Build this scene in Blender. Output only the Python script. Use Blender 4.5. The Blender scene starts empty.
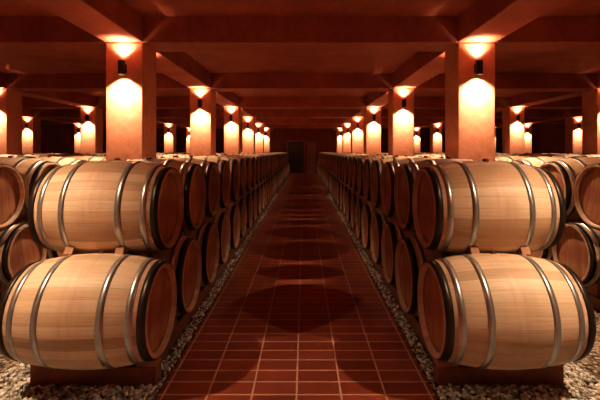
import bpy, bmesh, math, random
import numpy as np
from mathutils import Matrix, Vector
random.seed(4); rng=np.random.default_rng(5)
S=bpy.context.scene
S.view_settings.view_transform='Standard'
try: S.view_settings.look='Medium High Contrast'
except Exception as e: print('look',e)
S.view_settings.exposure=0.1
COL=S.collection
# ------------------------------------------------------------ dims
H=1.48; PX=2.22; PW=0.235; SP=3.7; PY=5.25; BEAM=H+1.36; CEIL=H+1.69
PATH=0.84; ROWX=1.30; Z1=2.60; STEP=0.706; ZLO=0.455; ZUP=1.062; UPO=0.06
XW=13.3; YB=-7.0; YE=27.0
# ------------------------------------------------------------ node helpers
def mat(name):
    m=bpy.data.materials.new(name); m.use_nodes=True
    nt=m.node_tree; b=nt.nodes['Principled BSDF']; return m,nt,b
def N(nt,t,**k):
    n=nt.nodes.new(t)
    for a,v in k.items(): setattr(n,a,v)
    return n
def M(nt,op,a,b=None,c=None):
    n=N(nt,'ShaderNodeMath',operation=op)
    for i,v in enumerate((a,b,c)):
        if v is None: continue
        if isinstance(v,(int,float)): n.inputs[i].default_value=v
        else: nt.links.new(v,n.inputs[i])
    return n.outputs[0]
def ramp(nt,fac,stops):
    r=N(nt,'ShaderNodeValToRGB'); e=r.color_ramp.elements
    while len(e)<len(stops): e.new(0.5)
    for i,(p,c) in enumerate(stops):
        e[i].position=p; e[i].color=(*c,1)
    nt.links.new(fac,r.inputs[0]); return r.outputs[0]
def mix(nt,fac,a,b,bt='MIX'):
    n=N(nt,'ShaderNodeMix',data_type='RGBA',blend_type=bt)
    if isinstance(fac,(int,float)): n.inputs[0].default_value=fac
    else: nt.links.new(fac,n.inputs[0])
    for i,v in ((6,a),(7,b)):
        if isinstance(v,tuple): n.inputs[i].default_value=(*v,1)
        else: nt.links.new(v,n.inputs[i])
    return n.outputs[2]
def coord(nt,scale=(1,1,1),out='Object'):
    t=N(nt,'ShaderNodeTexCoord'); mp=N(nt,'ShaderNodeMapping')
    mp.inputs['Scale'].default_value=scale
    nt.links.new(t.outputs[out],mp.inputs[0]); return mp.outputs[0]
def noise(nt,v,scale,detail=4,rough=.55):
    n=N(nt,'ShaderNodeTexNoise'); n.inputs['Scale'].default_value=scale
    n.inputs['Detail'].default_value=detail; n.inputs['Roughness'].default_value=rough
    nt.links.new(v,n.inputs['Vector']); return n.outputs[0]
def bump(nt,b,h,s=.3,d=.01):
    n=N(nt,'ShaderNodeBump'); n.inputs['Strength'].default_value=s; n.inputs['Distance'].default_value=d
    nt.links.new(h,n.inputs['Height']); nt.links.new(n.outputs[0],b.inputs['Normal'])
# plaster
def plaster(name,c1,c2,c3):
    m,nt,b=mat(name)
    v=coord(nt,out='Object')
    n1=noise(nt,v,1.3,6,.6); n2=noise(nt,v,14,5,.6)
    f=M(nt,'ADD',M(nt,'MULTIPLY',n1,.7),M(nt,'MULTIPLY',n2,.3))
    nt.links.new(ramp(nt,f,[(.35,c1),(.5,c2),(.66,c3)]),b.inputs['Base Color'])
    b.inputs['Roughness'].default_value=.75
    bump(nt,b,noise(nt,v,30,6,.65),.25,.01)
    return m
m_pl=plaster('terracotta_plaster',(.46,.165,.095),(.58,.235,.142),(.71,.33,.215))
m_ce=plaster('red_ceiling_paint',(.27,.068,.038),(.355,.094,.052),(.45,.135,.079))
m_wall=plaster('maroon_wall_paint',(.12,.03,.028),(.16,.037,.034),(.20,.048,.042))
# tiles
m_tile,nt,b=mat('terracotta_tiles')
br=N(nt,'ShaderNodeTexBrick'); br.offset=0; br.squash=1
nt.links.new(coord(nt),br.inputs['Vector'])
br.inputs['Scale'].default_value=1; br.inputs['Brick Width'].default_value=.27; br.inputs['Row Height'].default_value=.135
br.inputs['Mortar Size'].default_value=.006; br.inputs['Mortar Smooth'].default_value=.03
br.inputs['Color1'].default_value=(.27,.066,.040,1); br.inputs['Color2'].default_value=(.36,.096,.058,1)
br.inputs['Mortar'].default_value=(.66,.44,.34,1)
st=ramp(nt,noise(nt,coord(nt),3.5,6,.6),[(.3,(.85,.85,.85)),(.7,(1.08,1.08,1.08))])
nt.links.new(mix(nt,1.0,br.outputs[0],st,'MULTIPLY'),b.inputs['Base Color'])
nt.links.new(ramp(nt,noise(nt,coord(nt),2.5,3),[(.3,(.28,.28,.28)),(.7,(.34,.34,.34))]),b.inputs['Roughness'])
bump(nt,b,M(nt,'SUBTRACT',1.0,br.outputs[1]),.3,.002)
# gravel bed and pebbles
m_gb,nt,b=mat('gravel_bed')
vo=N(nt,'ShaderNodeTexVoronoi'); vo.inputs['Scale'].default_value=38; nt.links.new(coord(nt),vo.inputs['Vector'])
sp=N(nt,'ShaderNodeSeparateColor'); nt.links.new(vo.outputs['Color'],sp.inputs[0])
c=ramp(nt,sp.outputs[0],[(0,(.16,.11,.08)),(.5,(.36,.28,.21)),(1,(.62,.53,.43))])
c=mix(nt,ramp(nt,vo.outputs['Distance'],[(.3,(0,0,0)),(.75,(1,1,1))]),c,(.03,.02,.015))
nt.links.new(c,b.inputs['Base Color']); b.inputs['Roughness'].default_value=.8
bump(nt,b,M(nt,'SUBTRACT',1.0,vo.outputs['Distance']),1,.02)
m_pe,nt,b=mat('pebble_stone')
g=N(nt,'ShaderNodeNewGeometry')
nt.links.new(ramp(nt,g.outputs['Random Per Island'],[(0,(.20,.17,.15)),(.45,(.48,.44,.39)),(.8,(.72,.68,.62)),(1,(.88,.86,.82))]),b.inputs['Base Color'])
b.inputs['Roughness'].default_value=.7
# oak staves
m_oak,nt,b=mat('oak_staves')
t=N(nt,'ShaderNodeTexCoord'); s=N(nt,'ShaderNodeSeparateXYZ'); nt.links.new(t.outputs['Object'],s.inputs[0])
oi=N(nt,'ShaderNodeObjectInfo')
ang=M(nt,'MULTIPLY',M(nt,'ADD',M(nt,'DIVIDE',M(nt,'ARCTAN2',s.outputs[1],s.outputs[2]),2*math.pi),.5),30)
idx=M(nt,'FLOOR',ang); fr=M(nt,'FRACT',ang)
cb=N(nt,'ShaderNodeCombineXYZ'); nt.links.new(idx,cb.inputs[0]); nt.links.new(M(nt,'MULTIPLY',oi.outputs['Random'],37),cb.inputs[1])
wn=N(nt,'ShaderNodeTexWhiteNoise',noise_dimensions='2D'); nt.links.new(cb.outputs[0],wn.inputs['Vector'])
c=ramp(nt,wn.outputs[0],[(0,(.56,.395,.265)),(.5,(.69,.525,.375)),(1,(.79,.635,.49))])
cb2=N(nt,'ShaderNodeCombineXYZ'); nt.links.new(M(nt,'MULTIPLY',s.outputs[0],2.2),cb2.inputs[0]); nt.links.new(M(nt,'MULTIPLY',ang,5),cb2.inputs[1]); nt.links.new(M(nt,'MULTIPLY',wn.outputs[0],9),cb2.inputs[2])
gr=noise(nt,cb2.outputs[0],1.6,9,.76)
c=mix(nt,1.0,c,ramp(nt,gr,[(.25,(.60,.53,.48)),(.45,(.90,.87,.84)),(.6,(1.0,1.0,1)),(.8,(1.08,1.07,1.06))]),'MULTIPLY')
edge=M(nt,'MINIMUM',fr,M(nt,'SUBTRACT',1.0,fr))
c=mix(nt,ramp(nt,edge,[(.0,(.5,.5,.5)),(.028,(0,0,0))]),c,(.32,.18,.11))
ax=M(nt,'ABSOLUTE',s.outputs[0]); nz=ramp(nt,noise(nt,coord(nt,(9,1.5,1.5)),2.0,4),[(.42,(.1,.1,.1)),(.68,(.5,.5,.5))])
bl=M(nt,'MULTIPLY',ramp(nt,ax,[(.02,(.8,.8,.8)),(.14,(0,0,0))]),nz)
b3=M(nt,'MULTIPLY',ramp(nt,ax,[(.30,(0,0,0)),(.40,(1,1,1))]),.38)
c=mix(nt,M(nt,'MAXIMUM',bl,b3),c,(.44,.20,.125))
nt.links.new(c,b.inputs['Base Color']); b.inputs['Roughness'].default_value=.5
bump(nt,b,M(nt,'MINIMUM',M(nt,'MULTIPLY',edge,18),1.0),.2,.002)
# oak head
m_head,nt,b=mat('oak_head')
t=N(nt,'ShaderNodeTexCoord'); s=N(nt,'ShaderNodeSeparateXYZ'); nt.links.new(t.outputs['Object'],s.inputs[0])
oi=N(nt,'ShaderNodeObjectInfo')
q=M(nt,'ADD',M(nt,'DIVIDE',s.outputs[1],.075),20.5); idx=M(nt,'FLOOR',q); fr=M(nt,'FRACT',q)
cb=N(nt,'ShaderNodeCombineXYZ'); nt.links.new(idx,cb.inputs[0]); nt.links.new(M(nt,'MULTIPLY',oi.outputs['Random'],53),cb.inputs[1])
wn=N(nt,'ShaderNodeTexWhiteNoise',noise_dimensions='2D'); nt.links.new(cb.outputs[0],wn.inputs['Vector'])
c=ramp(nt,wn.outputs[0],[(0,(.38,.18,.10)),(1,(.54,.29,.17))])
v=coord(nt,(3,60,4)); c=mix(nt,1.0,c,ramp(nt,noise(nt,v,1,6,.65),[(.25,(.58,.52,.48)),(.6,(1.05,1.05,1.05))]),'MULTIPLY')
wob=M(nt,'MULTIPLY',M(nt,'SUBTRACT',noise(nt,coord(nt),7,4),.5),.12)
rad=M(nt,'ADD',M(nt,'SQRT',M(nt,'ADD',M(nt,'MULTIPLY',s.outputs[1],s.outputs[1]),M(nt,'MULTIPLY',s.outputs[2],s.outputs[2]))),wob)
band=M(nt,'ADD',M(nt,'ABSOLUTE',s.outputs[2]),wob)
c=mix(nt,ramp(nt,band,[(.04,(.5,.5,.5)),(.12,(0,0,0))]),c,(.27,.065,.05))
c=mix(nt,ramp(nt,rad,[(.225,(0,0,0)),(.262,(.8,.8,.8))]),c,(.13,.045,.028))
edge=M(nt,'MINIMUM',fr,M(nt,'SUBTRACT',1.0,fr))
c=mix(nt,ramp(nt,edge,[(0,(1,1,1)),(.03,(0,0,0))]),c,(.09,.04,.025))
nt.links.new(c,b.inputs['Base Color']); b.inputs['Roughness'].default_value=.5
# hoops
def simple(name,col,rough,metal=0,nz=None):
    m,nt,b=mat(name)
    v=coord(nt); f=noise(nt,v,nz or 12,4)
    a=tuple(x*.8 for x in col); d=tuple(min(1,x*1.15) for x in col)
    nt.links.new(ramp(nt,f,[(.3,a),(.7,d)]),b.inputs['Base Color'])
    b.inputs['Roughness'].default_value=rough; b.inputs['Metallic'].default_value=metal
    return m
m_steel=simple('galvanised_hoop',(.52,.54,.56),.33,.8)
m_black=simple('dark_iron_hoop',(.045,.036,.034),.38,.5)
m_bung=simple('bung',(.12,.03,.02),.5)
m_rack=simple('red_stained_timber',(.23,.09,.048),.6,0,20)
m_wedge=simple('wedge_wood',(.40,.19,.10),.6,0,20)
m_iron=simple('sconce_iron',(.05,.03,.025),.5,.4)
m_door=simple('dark_door',(.010,.008,.008),.5)
m_frame=simple('door_frame',(.22,.10,.065),.5)
m_glow,nt,b=mat('lamp_glass'); b.inputs['Emission Color'].default_value=(1,.78,.5,1); b.inputs['Emission Strength'].default_value=30
# ------------------------------------------------------------ mesh helpers
def obj(name,bm,mats,smooth=False,parent=None,loc=None):
    me=bpy.data.meshes.new(name); bm.normal_update(); bm.to_mesh(me); bm.free()
    for m in mats: me.materials.append(m)
    if smooth: me.polygons.foreach_set('use_smooth',[True]*len(me.polygons))
    o=bpy.data.objects.new(name,me); COL.objects.link(o)
    if loc: o.location=loc
    if parent: o.parent=parent
    return o
def box(bm,x0,x1,y0,y1,z0,z1,mi=0,bev=0,mtx=None):
    r=bmesh.ops.create_cube(bm,size=1)
    vs=r['verts']
    bmesh.ops.scale(bm,vec=(x1-x0,y1-y0,z1-z0),verts=vs)
    bmesh.ops.translate(bm,vec=((x0+x1)/2,(y0+y1)/2,(z0+z1)/2),verts=vs)
    fs=set(f for v in vs for f in v.link_faces)
    for f in fs: f.material_index=mi
    if bev:
        es=set(e for v in vs for e in v.link_edges)
        r=bmesh.ops.bevel(bm,geom=list(es),offset=bev,segments=2,affect='EDGES',profile=.5)
        for f in r['faces']: f.material_index=mi
    return vs
def boxo(name,dims,m,bev=0,parent=None):
    bm=bmesh.new(); box(bm,*dims,bev=bev); return obj(name,bm,[m],parent=parent)
# ------------------------------------------------------------ room
boxo('ceiling',(-XW,XW,YB,YE,CEIL,CEIL+.2),m_ce)
boxo('wall_left',(-XW-.2,-XW,YB,YE,-.2,CEIL+.2),m_wall)
boxo('wall_right',(XW,XW+.2,YB,YE,-.2,CEIL+.2),m_wall)
boxo('wall_back',(-XW-.2,XW+.2,YE,YE+.2,-.2,CEIL+.2),m_wall)
boxo('wall_front',(-XW-.2,XW+.2,YB-.2,YB,-.2,CEIL+.2),m_wall)
boxo('floor',(-XW,XW,YB,YE,-.2,-.015),m_gb)
A=4.44
for k,a in enumerate((-2,-1,0,1,2)):
    boxo('tiled_path' ,(a*A-PATH,a*A+PATH,YB+.002,YE-.002,-.015,0.0),m_tile)
# beams
bm=bmesh.new()
rows=[-2.5*A,-1.5*A,-.5*A+.01,.5*A-.01,1.5*A,2.5*A]
pys=[PY+SP*i for i in range(-2,6)]
for y in pys:
    box(bm,-XW,XW,y-PW,y+PW,BEAM,CEIL,bev=.012)
ys=[YB]+pys+[YE]
for x in rows:
    for i in range(len(ys)-1):
        a=ys[i]+(PW if i>0 else 0); b2=ys[i+1]-(PW if i<len(ys)-2 else 0)
        box(bm,x-PW,x+PW,a,b2,BEAM+.002,CEIL,bev=.012)
obj('ceiling_beams',bm,[m_ce])
# pillars
bm=bmesh.new(); box(bm,-PW,PW,-PW,PW,-.015,BEAM,bev=.012)
pm=obj('concrete_pillar',bm,[m_pl]); pmesh=pm.data; first=True
# sconce body
bm=bmesh.new()
def tube(bm,r,h,z,cx,cy,mi,cap=False,seg=24):
    vs=[]
    for zz in (z-h/2,z+h/2):
        vs.append([bm.verts.new((cx+r*math.cos(2*math.pi*i/seg),cy+r*math.sin(2*math.pi*i/seg),zz)) for i in range(seg)])
    for i in range(seg):
        j=(i+1)%seg
        f=bm.faces.new((vs[0][i],vs[0][j],vs[1][j],vs[1][i])); f.material_index=mi
    if cap:
        for l in (vs[0][::-1],vs[1]):
            f=bm.faces.new(l); f.material_index=mi
    return vs
o_=tube(bm,.042,.17,0,0,-.075,0); i_=tube(bm,.037,.17,0,0,-.075,0)
for l in (0,1):
    for i in range(24):
        j=(i+1)%24
        bm.faces.new((o_[l][i],o_[l][j],i_[l][j],i_[l][i]))
tube(bm,.0365,.10,0,0,-.075,1,True)
box(bm,-.02,.02,-.036,0,-.03,.03)
box(bm,-.035,.035,-.012,0,-.055,.055,bev=.003)
sm=bpy.data.meshes.new('sconce_body'); bm.normal_update(); bm.to_mesh(sm); bm.free()
sm.materials.append(m_iron); sm.materials.append(m_glow)
LC=(1,.70,.43)
def spotdata(n,e,ang,blend):
    l=bpy.data.lights.new(n,'SPOT'); l.energy=e; l.color=LC; l.spot_size=math.radians(ang); l.spot_blend=blend; l.shadow_soft_size=.022
    return l
LD=spotdata('lamp_down',215,132,1.0); LU=spotdata('lamp_up',54,112,1.0)
LT=spotdata('lamp_down_beam',45,54,1.0)
def sconce(x,y,back):
    e=bpy.data.objects.new('wall_sconce',None); e.empty_display_size=.1; COL.objects.link(e)
    e.location=(x,y,H+1.03)
    if back: e.rotation_euler=(0,0,math.pi)
    s=bpy.data.objects.new('sconce_body',sm); COL.objects.link(s); s.parent=e
    d=bpy.data.objects.new('down_light',LD); COL.objects.link(d); d.parent=e; d.location=(0,-.075,-.1)
    if not back:
        d=bpy.data.objects.new('down_beam',LT); COL.objects.link(d); d.parent=e; d.location=(0,-.09,-.1); d.rotation_euler=(math.radians(-8),0,0)
    u=bpy.data.objects.new('up_light',LU); COL.objects.link(u); u.parent=e; u.location=(0,-.075,.1); u.rotation_euler=(math.pi,0,0)
for ri,x in enumerate(rows):
    for y in pys:
        if first: pm.location=(x,y,0); first=False
        else:
            p=bpy.data.objects.new('concrete_pillar',pmesh); COL.objects.link(p); p.location=(x,y,0)
        sconce(x,y-PW,False)
        if ri in (2,3): sconce(x,y+PW,True)
# ------------------------------------------------------------ barrel
L2=.435; RB=.35; RH=.29
def R(x): 
    t=abs(x)/L2; return RB-(RB-RH)*t**2.0
def barrel_mesh(seg):
    bm=bmesh.new()
    prof=[(-L2+.035,0,1),(-L2+.035,.262,1),(-L2,.268,0),(-L2+.001,.284,0)]
    n=16
    for i in range(n+1):
        x=-L2+.006+(2*L2-.012)*i/n; prof.append((x,R(x),0))
    prof+=[(L2-.001,.284,0),(L2,.268,0),(L2-.035,.262,1),(L2-.035,0,1)]
    rings=[]
    for (x,r,_) in prof:
        if r==0: rings.append([bm.verts.new((x,0,0))])
        else: rings.append([bm.verts.new((x,r*math.cos(2*math.pi*i/seg),r*math.sin(2*math.pi*i/seg))) for i in range(seg)])
    for k in range(len(rings)-1):
        a,b=rings[k],rings[k+1]
        mi=1 if (len(a)==1 or len(b)==1) else 0
        for i in range(seg):
            j=(i+1)%seg
            if len(a)==1: f=bm.faces.new((a[0],b[j],b[i]))
            elif len(b)==1: f=bm.faces.new((a[i],a[j],b[0]))
            else: f=bm.faces.new((a[i],a[j],b[j],b[i]))
            f.material_index=mi; f.smooth=(mi==0)
    for xc,w,mi,th in ((.409,.046,3,.004),(.340,.036,2,.003),(.185,.038,2,.003)):
        for sg in (-1,1):
            pts=[(-w/2,-.002),(-w/2,th),(w/2,th),(w/2,-.002)]
            rr=[]
            for dx,dr in pts:
                x=sg*xc+dx
                r=R(x)+dr
                rr.append([bm.verts.new((x,r*math.cos(2*math.pi*i/seg),r*math.sin(2*math.pi*i/seg))) for i in range(seg)])
            for k in range(3):
                for i in range(seg):
                    j=(i+1)%seg
                    f=bm.faces.new((rr[k][i],rr[k][j],rr[k+1][j],rr[k+1][i])); f.material_index=mi; f.smooth=(k==1)
            a=math.radians(100)
            r=R(sg*xc)+th
            for dd in (-.012,.012):
                bmesh.ops.create_icosphere(bm,subdivisions=1,radius=.005,matrix=Matrix.Translation((sg*xc,r*math.cos(a+dd*3),r*math.sin(a+dd*3))))
    q=bmesh.ops.create_cone(bm,cap_ends=True,segments=16,radius1=.024,radius2=.02,depth=.02,matrix=Matrix.Translation((0,0,RB+.006)))
    for v in q['verts']:
        for f in v.link_faces: f.material_index=4
    me=bpy.data.meshes.new('wine_barrel'); bmesh.ops.recalc_face_normals(bm,faces=bm.faces[:]); bm.to_mesh(me); bm.free()
    for m in (m_oak,m_head,m_steel,m_black,m_bung): me.materials.append(m)
    return me
BM=barrel_mesh(72); BMl=barrel_mesh(40)
nrow=int((YE-.6-Z1)/STEP)
def column(cx,main,y0=Z1):
    par=None
    upo=math.copysign(UPO,cx) if main else 0
    if not main:
        par=bpy.data.objects.new('wine_barrel_row',None); COL.objects.link(par)
    for i in range(nrow):
        for up in (0,1):
            if up and i==nrow-1: continue
            y=y0+STEP*i+(STEP/2 if up else 0)
            me=BM if (main and i<6) else BMl
            o=bpy.data.objects.new('wine_barrel' if main else 'barrel',me); COL.objects.link(o)
            o.location=(cx+random.uniform(-.008,.008)+(upo if up else 0),y,ZUP if up else ZLO)
            o.rotation_euler=(random.uniform(-.25,.25),0,0)
            if par: o.parent=par
    bm=bmesh.new()
    yend=y0+STEP*(nrow-1)+.3
    box(bm,cx-.40,cx+.40,y0-.055,y0+.05,-.015,.102,bev=.006)
    for sx in (-.3,.3):
        box(bm,cx+sx-.04,cx+sx+.04,y0+.055,yend,-.015,.10,bev=.005)
        nn=nrow if main else 4
        for i in range(nn):
            yb=y0+STEP*i
            for sy in (-1,1):
                if i==0 and sy==-1: continue
                ya=yb+sy*.10; yc=yb+sy*.24
                def hb(y): 
                    return ZLO-math.sqrt(max(0,(R(.3))**2-(y-yb)**2))-.006
                x0_,x1_=cx+sx-.03,cx+sx+.03
                P=[(ya,.10),(yc,.10),(yc,hb(yc)),(ya,max(.101,hb(ya)))]
                va=[bm.verts.new((x0_,p[0],p[1])) for p in P]; vb=[bm.verts.new((x1_,p[0],p[1])) for p in P]
                fs=[bm.faces.new(va),bm.faces.new(vb[::-1])]
                for a in range(4):
                    fs.append(bm.faces.new((va[a],vb[a],vb[(a+1)%4],va[(a+1)%4])))
                for f in fs: f.material_index=1
    for sg in (-1,1):
        a=cx+sg*.40; c2=cx+sg*.27
        hh=lambda x: ZLO-R(x-cx)-.006
        P=[(a,.102),(c2,.102),(c2,hh(c2)),(a,hh(a)+.012)]
        va=[bm.verts.new((p[0],y0-.05,p[1])) for p in P]; vb=[bm.verts.new((p[0],y0+.045,p[1])) for p in P]
        fs=[bm.faces.new(va),bm.faces.new(vb[::-1])]
        for k in range(4): fs.append(bm.faces.new((va[k],vb[k],vb[(k+1)%4],va[(k+1)%4])))
        for f in fs: f.material_index=1
    bmesh.ops.recalc_face_normals(bm,faces=bm.faces[:])
    obj('barrel_rack',bm,[m_rack,m_wedge])
    if main:
        cyl=Vector((0,y0+STEP/4,(ZLO+ZUP)/2))
        dn=Vector((0,STEP/2,ZUP-ZLO)).normalized()   # lower -> upper
        d=Vector((0,-dn.z,dn.y)); n=dn
        for sx in (-.17,.17):
            bm=bmesh.new()
            rr=R(.17)
            gap=(math.hypot(STEP/2,ZUP-ZLO)-2*rr)/2
            def hw(u): return gap+rr-math.sqrt(rr*rr-u*u)-.003
            pts=[(.045,-hw(.045)),(.045,hw(.045)),(.115,hw(.115)),(.115,-hw(.115))]
            va=[];vb=[]
            for u,w in pts:
                p=cyl+d*u+n*w
                va.append(bm.verts.new((-.028,p.y,p.z))); vb.append(bm.verts.new((.028,p.y,p.z)))
            bm.faces.new(va); bm.faces.new(vb[::-1])
            for k in range(4): bm.faces.new((va[k],vb[k],vb[(k+1)%4],va[(k+1)%4]))
            bmesh.ops.recalc_face_normals(bm,faces=bm.faces[:])
            obj('barrel_chock',bm,[m_wedge],loc=(cx+sx+upo,0,0))
for c0 in (-ROWX,ROWX): column(c0,True)
for c0 in (-A-ROWX,-A+ROWX,A-ROWX,A+ROWX,-2*A+ROWX,2*A-ROWX): column(c0,False)
# ------------------------------------------------------------ pebbles
ico=bmesh.new(); bmesh.ops.create_icosphere(ico,subdivisions=1,radius=1)
iv=np.array([v.co[:] for v in ico.verts]); ifc=np.array([[v.index for v in f.verts] for f in ico.faces]); ico.free()
def pebbles(x0,x1,y0,y1,n,smin,smax):
    xs=rng.uniform(x0,x1,n); ys=rng.uniform(y0,y1,n)
    ax=np.abs(xs)
    bad=((np.abs(np.abs(ax-ROWX)-.3)<.055)&(ys>Z1))|((np.abs(ax-ROWX)<.415)&(np.abs(ys-Z1)<.07))
    for py in pys: bad|=(np.abs(ax-A/2)<PW+.025)&(np.abs(ys-py)<PW+.015)
    xs,ys=xs[~bad],ys[~bad]; n=len(xs)
    zs=rng.uniform(-.012,.006,n)
    sc=rng.uniform(smin,smax,(n,1))*np.stack([rng.uniform(.7,1.3,n),rng.uniform(.7,1.3,n),rng.uniform(.5,.8,n)],1)
    a=rng.uniform(0,6.28,n); ca,sa=np.cos(a),np.sin(a)
    v=iv[None]*sc[:,None,:]*(1+rng.uniform(-.14,.14,(n,12,1)))
    X=v[...,0]*ca[:,None]-v[...,1]*sa[:,None]+xs[:,None]; Y=v[...,0]*sa[:,None]+v[...,1]*ca[:,None]+ys[:,None]; Z=v[...,2]+zs[:,None]
    V=np.stack([X,Y,Z],-1).reshape(-1,3); F=(ifc[None]+12*np.arange(n)[:,None,None]).reshape(-1,3)
    return V,F
for sgn in (1,-1):
    parts=[]; off=0
    for a_ in [(PATH+.022,1.95,1.2,6,17000,.009,.018),(PATH+.025,1.15,6,14,6000,.012,.02)]:
        V,F=pebbles(*a_)
        V[:,0]*=sgn
        if sgn<0: F=F[:,::-1]
        parts.append((V,F+off)); off+=len(V)
    V=np.concatenate([p[0] for p in parts]); F=np.ascontiguousarray(np.concatenate([p[1] for p in parts]))
    me=bpy.data.meshes.new('gravel_pebbles'); me.vertices.add(len(V)); me.vertices.foreach_set('co',V.ravel().astype(np.float32))
    me.loops.add(F.size); me.loops.foreach_set('vertex_index',F.ravel().astype(np.int32))
    me.polygons.add(len(F)); me.polygons.foreach_set('loop_start',np.arange(0,F.size,3,dtype=np.int32))
    me.update(calc_edges=True); me.validate(); me.polygons.foreach_set('use_smooth',[True]*len(me.polygons))
    me.materials.append(m_pe); COL.objects.link(bpy.data.objects.new('gravel_pebbles',me))
# ------------------------------------------------------------ end doors
bm=bmesh.new(); yd=YE-.004
box(bm,-1.12,-1.04,yd-.08,yd,0.002,2.1,1); box(bm,0.02,.10,yd-.08,yd,0.002,2.1,1); box(bm,-1.12,.10,yd-.08,yd,2.1,2.18,1)
box(bm,-1.04,-.51,yd-.05,yd,0.002,2.1,0); box(bm,-.505,.02,yd-.05,yd,0.002,2.1,0)
for x0 in (-.96,-.44):
    for z0,z1 in ((.2,.95),(1.1,1.95)): box(bm,x0,x0+.38,yd-.065,yd-.05,z0,z1,0,bev=.01)
box(bm,-.56,-.53,yd-.1,yd-.05,.95,1.1,1)
obj('door_1',bm,[m_door,m_frame])
bm=bmesh.new()
box(bm,.22,.28,yd-.08,yd,0.002,2.0,1); box(bm,.78,.84,yd-.08,yd,0.002,2.0,1); box(bm,.22,.84,yd-.08,yd,2.0,2.07,1)
box(bm,.28,.78,yd-.04,yd,0.002,2.0,0); box(bm,.33,.73,yd-.055,yd-.04,.15,.95,0,bev=.01); box(bm,.33,.73,yd-.055,yd-.04,1.1,1.9,0,bev=.01)
obj('door_2',bm,[m_frame,m_frame])
# ------------------------------------------------------------ world & camera
w=bpy.data.worlds.new('World'); S.world=w; w.use_nodes=True
w.node_tree.nodes['Background'].inputs[0].default_value=(1,.5,.3,1); w.node_tree.nodes['Background'].inputs[1].default_value=.05
cam=bpy.data.cameras.new('camera'); co=bpy.data.objects.new('camera',cam); COL.objects.link(co)
co.location=(.045,0,H); co.rotation_euler=(math.pi/2,0,0)
cam.sensor_width=36; cam.lens=24; cam.shift_x=-4/600; cam.shift_y=-49/600; cam.clip_start=.05
S.camera=co
